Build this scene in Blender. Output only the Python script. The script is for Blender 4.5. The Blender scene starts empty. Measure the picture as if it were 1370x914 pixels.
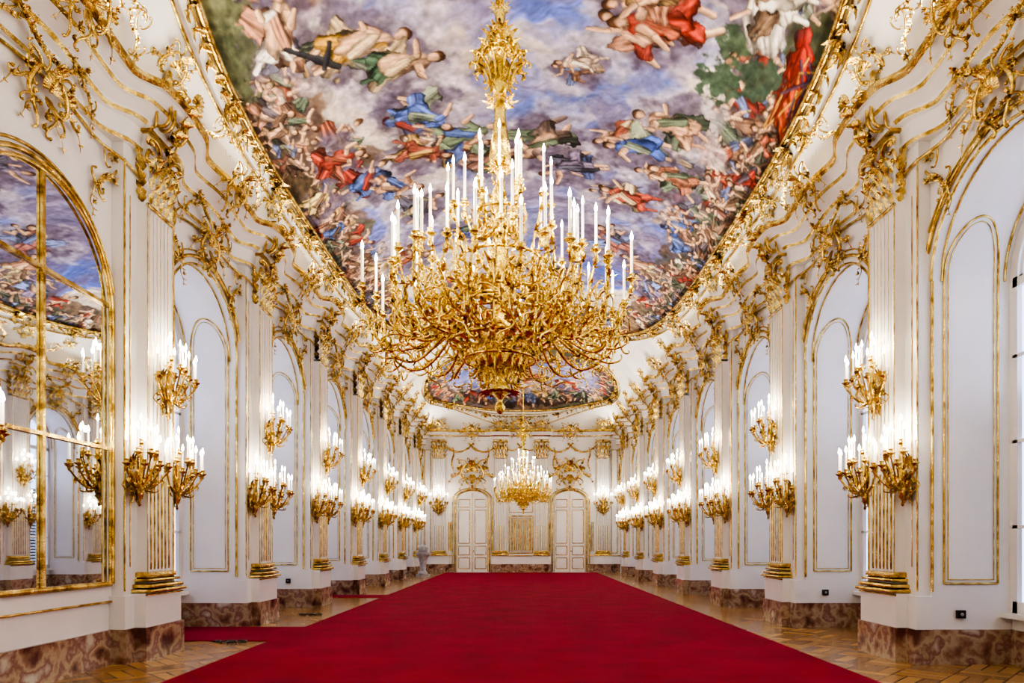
import bpy, math, random
import numpy as np
from mathutils import Vector, Matrix
random.seed(7)
rng=np.random.RandomState(5)
scene=bpy.context.scene
PI=math.pi
Y0,Y1=-2.95,35.0
HW=5.1
def A_(k): return 8.45+3.75*k
def B_(k): return 9.70+3.75*k
SPR,AR=4.75,1.25
AE=0.94   # arch height factor
KS=list(range(-3,7))

# ------------------------------------------------------------------ materials
def s2l(c):
    return tuple((x/12.92 if x<=0.04045 else ((x+0.055)/1.055)**2.4) for x in c)
def newmat(name):
    m=bpy.data.materials.new(name); m.use_nodes=True
    nt=m.node_tree; b=nt.nodes['Principled BSDF']
    return m,nt,b
def noise_mat(name,cols,scale=3,rough=0.5,metal=0.0,bump=0,bscale=30,detail=4,pos=None,coat=0):
    m,nt,b=newmat(name)
    tc=nt.nodes.new('ShaderNodeTexCoord')
    n=nt.nodes.new('ShaderNodeTexNoise'); n.inputs['Scale'].default_value=scale; n.inputs['Detail'].default_value=detail
    r=nt.nodes.new('ShaderNodeValToRGB')
    nt.links.new(tc.outputs['Object'],n.inputs['Vector']); nt.links.new(n.outputs['Fac'],r.inputs['Fac'])
    k=len(cols)
    if pos is None: pos=[0.3+0.4*i/(k-1) for i in range(k)]
    while len(r.color_ramp.elements)<k: r.color_ramp.elements.new(0.5)
    for i,c in enumerate(cols):
        r.color_ramp.elements[i].position=pos[i]; r.color_ramp.elements[i].color=(*s2l(c),1)
    nt.links.new(r.outputs['Color'],b.inputs['Base Color'])
    b.inputs['Roughness'].default_value=rough; b.inputs['Metallic'].default_value=metal
    if coat: b.inputs['Coat Weight'].default_value=coat
    if bump:
        n2=nt.nodes.new('ShaderNodeTexNoise'); n2.inputs['Scale'].default_value=bscale; n2.inputs['Detail'].default_value=3
        bp=nt.nodes.new('ShaderNodeBump'); bp.inputs['Strength'].default_value=bump; bp.inputs['Distance'].default_value=0.02
        nt.links.new(tc.outputs['Object'],n2.inputs['Vector'])
        nt.links.new(n2.outputs['Fac'],bp.inputs['Height']); nt.links.new(bp.outputs['Normal'],b.inputs['Normal'])
    return m
M_WHITE=noise_mat('white_lacquer',[(0.86,0.855,0.86),(0.90,0.895,0.895)],1.5,0.3)
M_CEIL=noise_mat('ceiling_stucco',[(0.87,0.86,0.84),(0.91,0.90,0.88)],1.2,0.6)
M_GOLD=noise_mat('gilding',[(0.52,0.40,0.17),(0.76,0.63,0.31),(0.92,0.83,0.52)],7,0.25,1.0,0.4,45,5,[.32,.45,.6])
M_GOLDC=noise_mat('chandelier_gilding',[(0.50,0.39,0.13),(0.84,0.71,0.28),(0.98,0.90,0.52)],14,0.22,1.0,0.5,50,5,[.32,.44,.58])
M_MARBLE=noise_mat('breccia_marble',[(0.34,0.21,0.19),(0.54,0.41,0.34),(0.66,0.58,0.48),(0.50,0.35,0.31),(0.73,0.69,0.63)],3.2,0.18,0,0,30,12,[0.34,0.43,0.5,0.56,0.68])
M_GREY=noise_mat('grey_marble',[(0.5,0.5,0.52),(0.72,0.72,0.74)],8,0.4)
M_BLACK=noise_mat('black_plastic',[(0.04,0.04,0.04),(0.07,0.07,0.07)],3,0.4)
M_BLIND=noise_mat('dark_blind',[(0.30,0.33,0.38),(0.40,0.43,0.48)],2,0.8)
def emat(name,col,st):
    m,nt,b=newmat(name)
    b.inputs['Base Color'].default_value=(*col,1)
    b.inputs['Emission Color'].default_value=(*col,1); b.inputs['Emission Strength'].default_value=st
    try: m.cycles.emission_sampling='NONE'
    except Exception: pass
    return m
M_FLAME=emat('bulb_flame',(1.0,0.88,0.66),40)
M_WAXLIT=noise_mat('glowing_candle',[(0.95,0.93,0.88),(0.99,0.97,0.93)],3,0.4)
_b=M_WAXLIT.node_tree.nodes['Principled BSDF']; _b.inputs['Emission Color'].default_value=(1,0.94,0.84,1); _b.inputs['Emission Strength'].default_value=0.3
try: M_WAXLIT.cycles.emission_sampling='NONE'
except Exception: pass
M_CARPET=noise_mat('red_carpet_pile',[(0.50,0.12,0.19),(0.58,0.155,0.23)],1.3,0.95,0,0.6,220,6)
M_CARPET.node_tree.nodes['Principled BSDF'].inputs['Specular IOR Level'].default_value=0.1
M_MIRROR,_nt,_b=newmat('mirror_glass'); _b.inputs['Metallic'].default_value=1; _b.inputs['Roughness'].default_value=0.015; _b.inputs['Base Color'].default_value=(0.80,0.83,0.87,1)
M_GLASS,nt,b=newmat('window_glass')
tr=nt.nodes.new('ShaderNodeBsdfTransparent'); gl=nt.nodes.new('ShaderNodeBsdfGlossy'); gl.inputs['Roughness'].default_value=0.02
mx=nt.nodes.new('ShaderNodeMixShader'); mx.inputs[0].default_value=0.12
nt.links.new(tr.outputs[0],mx.inputs[1]); nt.links.new(gl.outputs[0],mx.inputs[2]); nt.links.new(mx.outputs[0],nt.nodes['Material Output'].inputs['Surface'])
# parquet
M_PARQ,nt,b=newmat('parquet')
tc=nt.nodes.new('ShaderNodeTexCoord')
mp=nt.nodes.new('ShaderNodeMapping'); mp.inputs['Rotation'].default_value=(0,0,PI/4)
nt.links.new(tc.outputs['Object'],mp.inputs['Vector'])
ck=nt.nodes.new('ShaderNodeTexChecker'); ck.inputs['Scale'].default_value=2.0
nt.links.new(mp.outputs[0],ck.inputs['Vector'])
def bands(ax):
    w=nt.nodes.new('ShaderNodeTexBrick'); w.offset=0
    w.inputs['Scale'].default_value=1.0; w.inputs['Mortar Size'].default_value=0.010
    w.inputs['Brick Width'].default_value=0.5 if ax==0 else 0.167
    w.inputs['Row Height'].default_value=0.167 if ax==0 else 0.5
    w.inputs['Color1'].default_value=(*s2l((0.72,0.57,0.35)),1); w.inputs['Color2'].default_value=(*s2l((0.56,0.41,0.23)),1)
    w.inputs['Mortar'].default_value=(*s2l((0.30,0.18,0.09)),1)
    nt.links.new(mp.outputs[0],w.inputs['Vector']); return w
w1=bands(0); w2=bands(1)
mxc=nt.nodes.new('ShaderNodeMix'); mxc.data_type='RGBA'
nt.links.new(ck.outputs['Fac'],mxc.inputs[0]); nt.links.new(w1.outputs['Color'],mxc.inputs[6]); nt.links.new(w2.outputs['Color'],mxc.inputs[7])
nt.links.new(mxc.outputs[2],b.inputs['Base Color']); b.inputs['Roughness'].default_value=0.2

# ------------------------------------------------------------------ mesh builder
class MB:
    def __init__(s): s.v=[];s.f=[];s.m=[];s.sm=[];s.n=0;s.M=None
    def add(s,vs,fs,m,smooth=True):
        vs=np.asarray(vs,float).reshape(-1,3)
        if s.M is not None: vs=vs@s.M[:3,:3].T+s.M[:3,3]
        s.v.append(vs); o=s.n; s.n+=len(vs)
        for f in fs: s.f.append(tuple(i+o for i in f))
        s.m+= [m]*len(fs); s.sm+=[smooth]*len(fs)
    def box(s,x0,x1,y0,y1,z0,z1,m):
        v=[(x,y,z) for z in(z0,z1) for y in(y0,y1) for x in(x0,x1)]
        s.add(v,[(0,2,3,1),(4,5,7,6),(0,1,5,4),(2,6,7,3),(0,4,6,2),(1,3,7,5)],m,False)
    def grid(s,P,m,smooth=True,closed=False):
        P=np.asarray(P,float); a,b=P.shape[:2]
        fs=[]
        for i in range(a-1):
            for j in range(b if closed else b-1):
                j2=(j+1)%b
                fs.append((i*b+j,i*b+j2,(i+1)*b+j2,(i+1)*b+j))
        s.add(P.reshape(-1,3),fs,m,smooth)
    def tube(s,pts,rad,m,seg=6,closed=False,flat=1.0):
        p=np.asarray(pts,float); n=len(p)
        r=np.full(n,rad) if np.isscalar(rad) else np.asarray(rad,float)
        if closed: t=np.roll(p,-1,0)-np.roll(p,1,0)
        else: t=np.gradient(p,axis=0)
        t/= (np.linalg.norm(t,axis=1)[:,None]+1e-9)
        ref=np.array([0,1.0,0]) if abs(t[0][1])<0.9 else np.array([0,0,1.0])
        nn=np.cross(t[0],ref); nn/=np.linalg.norm(nn)
        N=[]
        for i in range(n):
            nn=nn-t[i]*np.dot(nn,t[i]); nn/=(np.linalg.norm(nn)+1e-9); N.append(nn)
        N=np.array(N); Bn=np.cross(t,N)
        a=np.arange(seg)*2*PI/seg
        P=p[:,None,:]+r[:,None,None]*(np.cos(a)[None,:,None]*N[:,None,:]+flat*np.sin(a)[None,:,None]*Bn[:,None,:])
        if closed: P=np.concatenate([P,P[:1]],0)
        s.grid(P,m,True,True)
    def lathe(s,prof,m,c=(0,0,0),seg=12,flute=0,fn=0):
        a=np.arange(seg)*2*PI/seg
        P=[]
        for r,z in prof:
            rr=r*(1+flute*np.cos(a*fn))
            P.append(np.stack([c[0]+rr*np.cos(a),c[1]+rr*np.sin(a),np.full(seg,c[2]+z)],1))
        s.grid(np.array(P),m,True,True)
    def leaf(s,base,d,nr,L,W,curl=0.3,m=1,n=7):
        base=np.array(base,float);d=np.array(d,float);d/=np.linalg.norm(d)+1e-9
        nr=np.array(nr,float); nr=nr-d*np.dot(nr,d); nr/=np.linalg.norm(nr)+1e-9
        sd=np.cross(d,nr)
        P=[]
        for i in range(n):
            t=i/(n-1)
            c=base+d*L*(t-0.25*abs(curl)*t**3)+nr*(L*curl*t*t)
            w=W*(math.sin(PI*min(1,(t*0.92+0.08))**0.75)+0.03)*(1+0.28*(1 if i%2 else -1))
            P.append([c-sd*w-nr*0.25*w, c+nr*0.35*w, c+sd*w-nr*0.25*w])
        s.grid(P,m,True)
    def ball(s,c,r,m,seg=6):
        s.lathe([(0.001,-r),(r*.75,-r*.66),(r,0),(r*.75,r*.66),(0.001,r)],m,c,seg)
    def obj(s,name,mats,parent=None,mat=None):
        me=bpy.data.meshes.new(name)
        if s.n:
            V=np.concatenate(s.v)
            me.from_pydata(V.tolist(),[],s.f)
            me.polygons.foreach_set('material_index',s.m); me.polygons.foreach_set('use_smooth',s.sm)
        for mm in mats: me.materials.append(mm)
        me.update()
        return inst(name,me,mat,parent)
def inst(name,me,mat=None,parent=None):
    o=bpy.data.objects.new(name,me); scene.collection.objects.link(o)
    if parent is not None: o.parent=parent
    if mat is not None: o.matrix_world=mat
    return o
def empty(name):
    o=bpy.data.objects.new(name,None); scene.collection.objects.link(o); return o
def wallM(s,y,z,p=0.0,tilt=0.0,sc=1.0):
    return Matrix.Translation((s*(HW-p),y,z))@Matrix.Rotation(-s*PI/2,4,'Z')@Matrix.Rotation(tilt,4,'X')@Matrix.Scale(sc,4)

# scroll curves -----------------------------------------------------
def scroll(kind,n=26,k1=11,k0=0.8):
    s=np.linspace(-1,1,n)
    k=k0+k1*np.abs(s)**3
    if kind=='S': k=k*np.sign(s+1e-6)
    ds=2/(n-1); h=np.cumsum(k*ds)
    P=np.cumsum(np.stack([np.cos(h),np.sin(h)],1)*ds,0)
    c=P[n*4//5]-P[n//5]; a=-math.atan2(c[1],c[0])
    R=np.array([[math.cos(a),-math.sin(a)],[math.sin(a),math.cos(a)]])
    P=P@R.T; P-=(P.max(0)+P.min(0))/2
    return P/(P[:,0].max()-P[:,0].min())
SC,SS=scroll('C'),scroll('S')
if SC[13][1]<0: SC[:,1]*=-1
def stroke(mb,kind,cx,cz,ang,size,flip=1,th=0.02,m=0,dep=0.04,seg=6):
    P=(SC if kind=='C' else SS).copy(); P[:,0]*=flip; P*=size
    R=np.array([[math.cos(ang),-math.sin(ang)],[math.sin(ang),math.cos(ang)]]); P=P@R.T
    n=len(P); t=np.linspace(-1,1,n)
    r=th*(1.15-0.6*np.abs(t)**2)
    mb.tube(np.stack([cx+P[:,0],-dep-0.5*th*np.cos(t*3),cz+P[:,1]],1),r,m,seg)
    for e in (0,n-1): mb.ball((cx+P[e,0],-dep-th*.6,cz+P[e,1]),th*1.3,m)
def clump(mb,c,r,n,m=0,out=0.5,berries=3):
    for i in range(n):
        a=2*PI*i/n+random.uniform(-.3,.3)
        mb.leaf(c,(math.cos(a),-out,math.sin(a)),(0,-1,0),r*random.uniform(.8,1.2),r*.3,random.choice([-.25,.35]),m,5)
    for i in range(berries):
        a=random.random()*6.28
        mb.ball((c[0]+math.cos(a)*r*.25,c[1]-r*.3,c[2]+math.sin(a)*r*.25),r*.18,m,5)
def vine(mb,P,th=.014,lf=.09,step=2,m=0):
    P=np.array(P,float); n=len(P); t=np.linspace(0,1,n)
    mb.tube(np.stack([P[:,0],-.04-.03*np.sin(t*9),P[:,1]],1),th*(1.2-.6*t),m,5)
    T=np.gradient(P,axis=0)
    for i in range(1,n,step):
        d=T[i]/(np.linalg.norm(T[i])+1e-9)
        for e in(-1,1):
            mb.leaf((P[i,0],-.05,P[i,1]),(d[0]*.6-e*d[1],-.45,d[1]*.6+e*d[0]),(0,-1,0),lf*random.uniform(.7,1.2),lf*.27,.35,m,5)
        if i%(3*step)==1: clump(mb,(P[i,0],-.07,P[i,1]),lf*.75,6,m,.5,2)
def shell(mb,cx,cz,r,m=0,ang=0,dep=.06):
    G=[]
    for i in range(6):
        q=i/5; row=[]
        for j in range(37):
            a=ang+PI*(-.12+1.24*j/36)
            rr=r*q*(1+.07*math.cos(j*2*PI/4)*q)
            row.append((cx+rr*math.cos(a),-dep-r*.45*math.sin(PI*q*.75)-.09*r*q*math.cos(j*2*PI/4),cz+rr*math.sin(a)))
        G.append(row)
    mb.grid(G,m,True)
    mb.ball((cx,-dep-.04,cz),r*.16,m,8)
# ornaments ---------------------------------------------------------
def cartouche(w=1.0,h=1.0,sd=1):
    random.seed(sd)
    mb=MB()
    shell(mb,0,.06,.2)
    for sx in(1,-1):
        stroke(mb,'C',sx*.24*w,.08*h,sx*(-PI/2+.35),.5*h,sx,.03*w,0,.07)
        stroke(mb,'S',sx*.48*w,-.02*h,sx*(-.5),.46*w,sx,.022*w,0,.05)
        stroke(mb,'C',sx*.30*w,.34*h,sx*.7,.3*w,-sx,.022*w,0,.06)
        stroke(mb,'C',sx*.13*w,.38*h,sx*1.5,.24*w,sx,.018*w,0,.08)
        stroke(mb,'S',sx*.16*w,-.34*h,sx*1.15,.38*h,sx,.022*w,0,.05)
        stroke(mb,'C',sx*.34*w,-.24*h,sx*-.4,.24*w,-sx,.016*w,0,.04)
        t=np.linspace(0,1,11)
        vine(mb,np.stack([sx*(.3+.5*t),-.12-.25*t+.22*np.sin(t*3.1)],1),.013,.085,2)
        vine(mb,np.stack([sx*(.2+.3*t),.2+.32*t-.12*np.sin(t*3.1)],1),.011,.075,2)
        vine(mb,np.stack([sx*(.1+.35*t),-.2-.3*t+.1*np.sin(t*4)],1),.010,.07,2)
        for a in(.2,.75,1.3):
            mb.leaf((sx*.33*w,-.05,.12*h),(sx*math.cos(a),-.4,math.sin(a)),(0,-1,0),.17*w,.05*w,.4,0)
        clump(mb,(sx*.45*w,-.06,.16*h),.1*w,6,0)
    for i in range(5):
        a=PI*(0.3+0.4*i/4)
        mb.leaf((0,-.1,.24*h),(math.cos(a),-.35,math.sin(a)),(0,-1,0),.24*h,.05*w,.35,0)
    for i in range(5):
        a=-PI*(0.3+0.4*i/4)
        mb.leaf((0,-.08,-.05*h),(math.cos(a),-.25,math.sin(a)),(0,-1,0),.28*h,.055*w,.25,0)
    clump(mb,(0,-.08,-.3*h),.11,7); clump(mb,(0,-.06,-.45*h),.08,6)
    return mb
def garland(pts,r=.09,step=1):
    mb=MB()
    P=np.array(pts,float); 
    mb.tube(P,.018,0,5)
    for i in range(0,len(P),step):
        clump(mb,P[i],r*random.uniform(.8,1.25),6,0,.6,3)
    return mb
def me_of(mb,name,mats):
    o=mb.obj(name,mats); me=o.data; bpy.data.objects.remove(o); return me
ME_CART=me_of(cartouche(1.0,1.0,1),'cartouche',[M_GOLD])
ME_CART2=me_of(cartouche(1.0,1.15,5),'cartouche_tall',[M_GOLD])
t=np.linspace(0,1,17)
ME_DROP=me_of(garland(np.stack([.06*np.sin(t*7),-.05+0*t,-1.3*t],1),.075),'floral_drop',[M_GOLD])
t=np.linspace(-1,1,19)
ME_SWAG=me_of(garland(np.stack([.75*t,-.07+0*t,.42*t*t-.42],1),.085),'floral_swag',[M_GOLD])
def spandrel(sg):
    mb=MB()
    stroke(mb,'S',0,0,sg*.9,1.0,sg,.022,0,.05); stroke(mb,'C',sg*.25,.28,-sg*.6,.5,sg,.02,0,.05); stroke(mb,'C',-sg*.3,-.25,sg*2.4,.42,-sg,.02,0,.05)
    stroke(mb,'S',sg*.5,.42,sg*.2,.55,-sg,.018,0,.04); stroke(mb,'C',-sg*.05,.3,sg*1.6,.34,sg,.016,0,.05)
    t=np.linspace(0,1,13)
    vine(mb,np.stack([sg*(-.4+.9*t),-.45+.8*t+.12*np.sin(t*6)],1),.014,.1,1)
    vine(mb,np.stack([sg*(.1+.7*t),.3+.15*t+.1*np.sin(t*6)],1),.012,.08,2)
    vine(mb,np.stack([sg*(-.4-.05*t),-.3-.6*t],1),.012,.08,2)
    return mb
ME_SPAN=me_of(spandrel(1),'spandrel_rocaille',[M_GOLD])
ME_SPAN2=me_of(spandrel(-1),'spandrel_rocaille_b',[M_GOLD])
def bracket():
    mb=MB()
    for sx in(-1,1):
        for off in (.13,.25):
            P=scroll('S',30,12,.6)*1.0
            y=-P[:,1]*.8-.15; z=P[:,0]*.62
            mb.tube(np.stack([np.full(30,sx*off),y,z],1),.028,0,6)
    for z in(-.25,-.05,.15):
        for sx in(-1,1): mb.leaf((0,-.22-.2*z,z),(sx*.8,-.5,.5),(0,-1,0),.22,.06,.3,0)
    shell(mb,0,.3,.16,0,0,.3); clump(mb,(0,-.15,-.32),.15,8)
    for sx in(-1,1):
        stroke(mb,'C',sx*.42,.12,sx*(-.5),.42,sx,.026,0,.1)
        stroke(mb,'S',sx*.38,-.2,sx*1.2,.42,sx,.022,0,.06)
        clump(mb,(sx*.5,-.1,.22),.1,6)
        t=np.linspace(0,1,9)
        vine(mb,np.stack([sx*(.35+.4*t),-.1+.3*np.sin(t*2.8)],1),.012,.08,2)
    return mb
ME_BRK=me_of(bracket(),'volute_bracket',[M_GOLD])

# ------------------------------------------------------------------ pilaster
def pilaster_mesh():
    mb=MB(); d=.14; w=.31
    nf=6
    n=nf*8+1
    xs=np.linspace(-w+.04,w-.04,n); ph=(np.arange(n)%8)/8
    ys=-d+.035*np.clip(np.sin(ph*2*PI-PI/2)*.8+.2,0,1)
    xs=np.concatenate([[-w,-w],xs,[w,w]]); ys=np.concatenate([[0,-d],ys,[-d,0]])
    def seg(z0,z1,m): mb.grid([[(x,y,z0) for x,y in zip(xs,ys)],[(x,y,z1) for x,y in zip(xs,ys)]],m,False)
    seg(2.7,5.9,0)
    seg(1.12,2.7,0)
    for i in range(nf):
        xc=-w+.04+(2*w-.08)*(i+.5)/nf
        mb.tube([(xc,-d+.010,1.16),(xc,-d+.004,1.2),(xc,-d+.004,2.35),(xc,-d+.010,2.42)],.012,1,6)
        mb.tube([(xc-.046,-d-.002,2.45),(xc-.046,-d-.002,5.8)],.004,1,4)
    for e in(-1,1): mb.tube([(e*(w+.004),-d-.004,1.12),(e*(w+.004),-d-.004,5.86)],.008,1,4)
    for z0,z1,e,m in((.86,.92,.13,1),(.92,.98,.1,1),(.98,1.0,.06,0),(1.0,1.05,.07,1),(1.05,1.13,.035,1)):
        pr=[(0,z0),(e*1.0,z0+.01),(e*1.05,(z0+z1)/2),(e,z1-.01),(0,z1)]
        path=[(-w,0),(-w,-d),(w,-d),(w,0)]
        dirs=[(-1,0),(-1,-1),(1,-1),(1,0)]
        mb.grid([[(px+dx*a,py+dy*a,z) for (px,py),(dx,dy) in zip(path,dirs)] for a,z in pr],m,False)
    zc=5.86
    mb.grid([[(x*(1+.0*z),y,z) for x,y in((-w,0),(-w,-d),(w,-d),(w,0))] for z in(zc,6.9)],0,False)
    mb.tube([(-w-.02,-d-.01,zc),(w+.02,-d-.01,zc)],.025,1,6)
    for row,(z,L,n,cu) in enumerate(((5.9,.26,5,.45),(6.1,.28,4,.5),(6.3,.28,5,.5))):
        for i in range(n):
            x=-w+ (i+.5)*2*w/n
            mb.leaf((x,-d-.01,z),(0.12*(x/w),-.06,1),(0,-1,0),L,.052,cu,1,9)
        for i in range(2):
            mb.leaf((-w,-d*.5,z),(-.1,0,1),(-1,0,0),L,.06,cu,1); mb.leaf((w,-d*.5,z),(.1,0,1),(1,0,0),L,.06,cu,1)
    mb.M=np.array(Matrix.Translation((0,-d,0)))
    for sx in(-1,1):
        stroke(mb,'C',sx*.25,6.62,sx*.3,.3,sx,.032,1,.06)
        stroke(mb,'S',sx*.12,6.6,sx*1.3,.3,-sx,.02,1,.05)
        stroke(mb,'C',sx*.34,6.48,sx*-1.2,.2,sx,.022,1,.03)
        clump(mb,(sx*.2,-.05,6.35),.09,6,1)
    clump(mb,(0,-.08,6.7),.13,8,1)
    mb.M=None
    mb.box(-w-.06,w+.06,-d-.08,0,6.78,6.82,1); mb.box(-w-.03,w+.03,-d-.04,0,6.82,7.0,0)
    return mb
ME_PIL=me_of(pilaster_mesh(),'fluted_pilaster',[M_WHITE,M_GOLD])

# ------------------------------------------------------------------ side walls
def bump(y):
    b=0
    for k in range(-4,8):
        m=(A_(k)+B_(k))/2; d=abs(y-m)
        if d<1.0: b=max(b, 1 if d<.5 else .5+.5*math.cos((d-.5)/.5*PI))
    return b
def side_wall(s):
    mb=MB(); g=MB(); st=MB()
    X=lambda p: s*(HW-p)
    top=7.32
    def vquad(x,y0,y1,z0,z1,m=0): mb.add([(x,y0,z0),(x,y1,z0),(x,y1,z1),(x,y0,z1)],[(0,1,2,3)],m,False)
    for k in KS:
        a,b=A_(k),B_(k)
        mb.box(min(X(0),X(.15)),max(X(0),X(.15)),a+.02,b-.02,0,7.0,0)
        mb.box(min(X(0),X(-1.05)),max(X(0),X(-1.05)),a,b,0,top,0)
        m=(a+b)/2
        mb.box(min(X(0),X(.34)),max(X(0),X(.34)),m-.45,m+.45,0,.86,0)
        mb.box(min(X(0),X(.2)),max(X(0),X(.2)),a-.03,b+.03,0,.84,0)
        for yy in(a+.03,b-.03):
            g.tube([(X(.16),yy,.9),(X(.16),yy,6.3)],.012,0,5)
        for e in(-1,1):
            yy=m+e*.47; g.tube([(X(.155),yy,1.2),(X(.155),yy,5.9)],.008,0,4)
        st.box(min(X(0),X(.37)),max(X(0),X(.37)),m-.48,m+.48,0,.43,0)
        st.box(min(X(0),X(.23)),max(X(0),X(.23)),a-.06,b+.06,0,.43,0)
        st.box(min(X(.1),X(-1.0)),max(X(.1),X(-1.0)),a-.045,b+.045,0,.43,0)
        g.tube([(X(.355),m-.46,.84),(X(.355),m+.46,.84)],.012,0,5)
    for k in KS+[-4]:
        y0,y1=B_(k),A_(k+1)
        if y0<Y0: y0=Y0
        if k==-4:
            vquad(X(0),Y0-.1,A_(-3),0,top); continue
        yc=(y0+y1)/2
        mirror=(s<0 and k<0)
        if y1>Y1: y1=Y1
        th=np.linspace(PI,0,25)
        if mirror:
            vquad(X(0),y0,y1,0,top)
            st.box(min(X(0),X(.05)),max(X(0),X(.05)),y0,y1,0,.43,0)
            zs=4.3; R=1.24
            for R2,rr,pp in((1.24,.03,.03),(1.16,.018,.05),(1.32,.02,.02)):
                arc=[(X(pp),yc-R2,1.0)]+[(X(pp),yc+R2*math.cos(q),zs+R2*math.sin(q)) for q in th]+[(X(pp),yc+R2,1.0)]
                g.tube(arc,rr,0,6)
            g.tube([(X(.03),yc-1.2,1.0),(X(.03),yc+1.2,1.0)],.035,0,6)
            g.tube([(X(.03),yc-1.25,.78),(X(.03),yc+1.25,.78)],.015,0,6)
            continue
        arcY=yc+AR*np.cos(th); arcZ=SPR+AR*AE*np.sin(th)
        mb.grid([[(X(0),y,z) for y,z in zip(arcY,arcZ)],[(X(0),y,top) for y in arcY]],0,False)
        mb.grid([[(X(0),y,z) for y,z in zip(arcY,arcZ)],[(X(-1.0),y,z) for y,z in zip(arcY,arcZ)]],0,True)
        vquad(X(-1.0),y0,yc+AR,0,.62)
        st.box(min(X(-1),X(-.96)),max(X(-1),X(-.96)),y0,y1,0,.43,0)
        mb.box(min(X(-.85),X(-1)),max(X(-.85),X(-1)),y0,y1,.58,.64,0)
        for R2,rr,pp in((1.23,.02,.015),(1.35,.028,.03),(1.44,.014,.02)):
            g.tube([(X(pp),yc+R2*math.cos(q),SPR+R2*AE*math.sin(q)) for q in th],rr,0,6)
        for sg in(-1,1): g.tube([(X(.0),yc+sg*1.235,.9),(X(.0),yc+sg*1.235,SPR)],.02,0,6)
        for dx in(-.9,-.12): g.tube([(X(dx),yc+1.235*math.cos(q),SPR+1.235*AE*math.sin(q)) for q in th],.014,0,5)
        for yy,sg in((y1-.008,-1),(y0+.008,1)):
            xo,xi=X(-.15),X(-.82)
            zt=SPR+.1
            cx=(xo+xi)/2; rw=abs(xo-xi)/2
            for ins,rt in((0,.014),(.05,.007)):
                rw_=rw-ins
                arc=[(cx+ (rw_*math.cos(q))*(1 if xo>xi else -1),yy,zt+(.6-ins)*math.sin(q)) for q in np.linspace(0,PI,15)]
                arc2=[]
                for p in arc:
                    dz=max(0,(p[2]-SPR)/AE); c=math.sqrt(max(0,AR*AR-dz*dz)); arc2.append((p[0],yc-sg*c+sg*.008,p[2]))
                xo_=cx+rw_*(1 if xo>xi else -1); xi_=2*cx-xo_
                g.tube([(xo_,yy,1.0+ins)]+arc2+[(xi_,yy,1.0+ins)],rt,0,5)
                g.tube([(xo_,yy,1.0+ins),(xi_,yy,1.0+ins)],rt,0,5)
    ys=np.arange(Y0,Y1,.12)
    for z0,am,r in((6.33,.13,.02),(6.72,.08,.016)):
        g.tube([(X(.03+.16*bump(y)),y,z0+am*math.cos((y-(A_(0)+B_(0))/2)/3.75*2*PI+PI)) for y in ys],r,0,5)
    if A_(7)<Y1: vquad(X(0),A_(7),Y1,0,top)
    return mb,g,st
def cornice(s):
    X=lambda p: s*(HW-p)
    prof=[(0,6.5,0),(.05,6.5,1),(.06,6.55,1),(.03,6.58,0),(.06,6.78,0),(.12,6.81,1),(.15,6.86,1),(.16,6.88,0),(.26,6.98,0),(.30,7.0,1),(.32,7.05,1),(.33,7.07,0),(.42,7.15,0),(.46,7.16,1),(.5,7.2,1),(.51,7.25,1),(.46,7.27,1),(.44,7.27,0),(.2,7.28,0)]
    ys=np.arange(Y0,Y1+.01,.09)
    mb=MB()
    rows=[]
    for y in ys:
        b=bump(y)
        u=.05*math.cos((y-(A_(0)+B_(0))/2)/3.75*4*PI)
        rows.append([(X(p+(.17*b if p>0 else 0)),y,z+(.04*b+u)*(1 if z>6.8 else .5)) for p,z,_ in prof])
    R=np.array(rows)
    for j in range(len(prof)-1):
        m=1 if (prof[j][2]==1 and prof[j+1][2]==1) else 0
        mb.grid(R[:,j:j+2],m,True)
    return mb
for s,nm in((-1,'left'),(1,'right')):
    mb,g,st=side_wall(s)
    w=mb.obj('wall_'+nm,[M_WHITE])
    g.obj('gilded_mouldings',[M_GOLD],w)
    st.obj('baseboard_'+nm,[M_MARBLE])
    cornice(s).obj('trim_1' if s<0 else 'trim_2',[M_WHITE,M_GOLD])
    par=empty('gilded_stucco_'+nm)
    for k in KS:
        m=(A_(k)+B_(k))/2
        inst('fluted_pilaster',ME_PIL,wallM(s,m,0,.15))
        inst('console',ME_BRK,wallM(s,m,7.2,.42,.35,.85),par)
        inst('crest',ME_CART2,wallM(s,m,7.85,.42,.75,.6),par)
        yc=B_(k)+1.25
        if yc<Y1:
            inst('keystone_cartouche',ME_CART,wallM(s,yc,6.25,.05,.15,.75),par)
            inst('cornice_cartouche',ME_CART2,wallM(s,yc,7.2,.5,.5,.7),par)
            inst('cove_crest',ME_CART,wallM(s,yc,7.95,.4,.8,.6),par)
            inst('frieze_swag',ME_SWAG,wallM(s,yc,6.95,.12,.1,.8),par)
            for e in(-1,1):
                A,B=(ME_SPAN,ME_SPAN2) if e*s<0 else (ME_SPAN2,ME_SPAN)
                inst('spandrel',A,wallM(s,yc+e*1.12,6.0,.02,0,.72),par)
                inst('drop',ME_DROP,wallM(s,yc+e*1.4,5.6,.02,0,.85),par)
                inst('cove_scroll',B,wallM(s,yc+e*.9,7.6,.5,.7,.55),par)
                inst('cove_swag',ME_SWAG,wallM(s,yc+e*.95,8.05,.42,.9,.7),par)
                inst('frieze_scroll',B,wallM(s,yc+e*.6,6.72,.08,.2,.5),par)

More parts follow.
